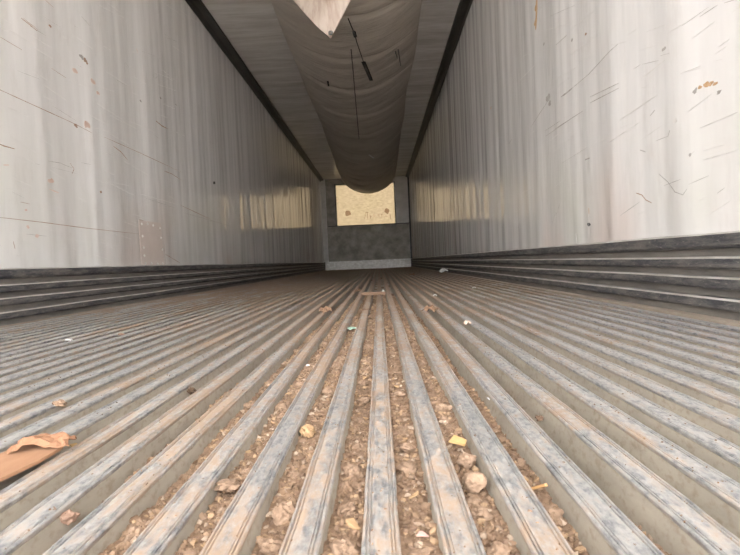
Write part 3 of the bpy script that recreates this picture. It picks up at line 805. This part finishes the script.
for u, v, r, mt in [(81.5, 57, .013, SCR_GR), (85, 60, .012, SCR_BR), (87, 63, .008, SCR_BR), (75, 71, .013, SCR_PK), (93, 82, .016, SCR_PK), (98, 93, .012, SCR_PK), (87, 125, .02, SCR_PK),
                    (160.5, 98, .009, SCR_GR), (140.5, 101, .009, SCR_GR), (50, 26, .007, SCR_BR), (176, 105, .009, SCR_GR), (51, 181, .014, SCR_PK), (101, 192, .007, SCR_BR), (37, 236, .009, SCR_PK), (28, 227, .007, SCR_PK), (26, 210, .006, SCR_PK), (76, 126, .011, SCR_BR), (214, 183, .02, BLACK)]:
    spot(L_, u, v, r, mt)
for k in range(9):
    a0, a1 = k / 9 * math.tau, (k + 1.2) / 9 * math.tau
    if k in (2, 6): continue
    scratch(L_, [(155 + 2.2 * math.cos(a0), 76 + 2.4 * math.sin(a0)), (155 + 2.2 * math.cos(a1), 76 + 2.4 * math.sin(a1))], .005, SCR_GR, n=2)
for px, w, mt in [
    ([(536.8, -2), (536.5, 12), (535.8, 30)], .045, SCR_OR), ([(561, 97), (568, 92), (572.5, 88)], .010, SCR_GR), ([(572.5, 88), (589, 74), (610, 51), (618, 44)], .004, SCR_GR),
    ([(548, 101), (540, 113), (531, 127)], .005, SCR_GR), ([(590, 97), (619, 83)], .004, SCR_GR), ([(590, 103), (619, 88)], .004, SCR_GR), ([(555, 129), (583, 111)], .005, SCR_GR), ([(546, 136), (575, 116)], .004, SCR_GR), ([(545, 131), (560, 121)], .004, SCR_GR),
    ([(556, 45), (567, 35)], .005, SCR_GR), ([(520, 80), (535, 65)], .005, SCR_FA), ([(499, 152), (501, 146)], .010, SCR_GR), ([(509, 144), (512, 139)], .006, SCR_GR),
    ([(585, 160), (590, 158)], .008, SCR_GR), ([(588.6, 208), (589.2, 238)], .008, SCR_FA), ([(588.8, 208), (589, 214)], .008, SCR_OR), ([(576, 233), (576.6, 243)], .006, RIVET), ([(518, 229), (519.5, 223)], .008, SCR_GR),
    ([(659, 174), (668, 182), (675, 192), (683, 195), (687, 189)], .0035, SCR_GR), ([(636, 193), (642, 195), (646, 200), (652, 203)], .005, SCR_BR), ([(640, 150), (646, 152)], .004, SCR_GR),
    ([(668, 137), (670, 130)], .004, SCR_GR), ([(650, 116), (655, 110)], .004, SCR_GR), ([(690, 155), (695, 151)], .004, SCR_FA), ([(556, 216), (560, 204)], .004, SCR_GR), ([(552, 224), (556, 212)], .004, SCR_GR),
    ([(703, 160), (738, 150)], .004, SCR_FA), ([(700, 128), (738, 112)], .004, SCR_FA), ([(640, 80), (665, 60)], .004, SCR_FA), ([(620, 120), (650, 100)], .005, SCR_FA), ([(605, 145), (640, 122)], .004, SCR_FA)]:
    scratch(R_, px, w, mt)
for u, v, r, mt in [(548, 98, .022, SCR_GR), (550, 103, .014, SCR_GR), (536, 8, .016, SCR_OR), (536, 22, .02, SCR_OR), (664, 49, .006, SCR_GR), (586, 34, .006, SCR_BR), (544, 44, .007, SCR_GR), (572, 40, .007, SCR_GR), (589, 224.3, .011, BLACK),
                    (695, 91, .008, SCR_GR), (700, 87, .006, SCR_OR), (706, 85, .008, SCR_OR), (711, 83, .007, SCR_OR), (719, 92, .006, SCR_GR), (715, 84, .006, SCR_OR), (675, 121, .007, SCR_FA), (690, 155, .005, SCR_GR), (491, 108, .012, SCR_OR)]:
    spot(R_, u, v, r, mt, el=1.0)
for k in range(95):
    u, v = rnd.uniform(0, 185), rnd.uniform(0, 262)
    ln = rnd.uniform(4, 26); sl = (v - 130) / 250 * -0.3 + rnd.uniform(0.25, 0.7)
    scratch(L_, [(u, v), (u + ln, v + ln * sl)] if v + ln * sl < 262 else [(u, v - 20), (u + ln, v - 20 + ln * 0.1)], rnd.uniform(.0012, .0028), rnd.choice([SCR_FA] * 6 + [SCR_GR]), n=3)
for k in range(60):
    u, v = rnd.uniform(520, 735), rnd.uniform(0, 222)
    ln = rnd.uniform(4, 26); sl = rnd.uniform(0.2, 0.9)
    scratch(R_, [(u, v), (u + ln, v - ln * sl)], rnd.uniform(.0012, .0028), rnd.choice([SCR_FA] * 6 + [SCR_GR]), n=3)
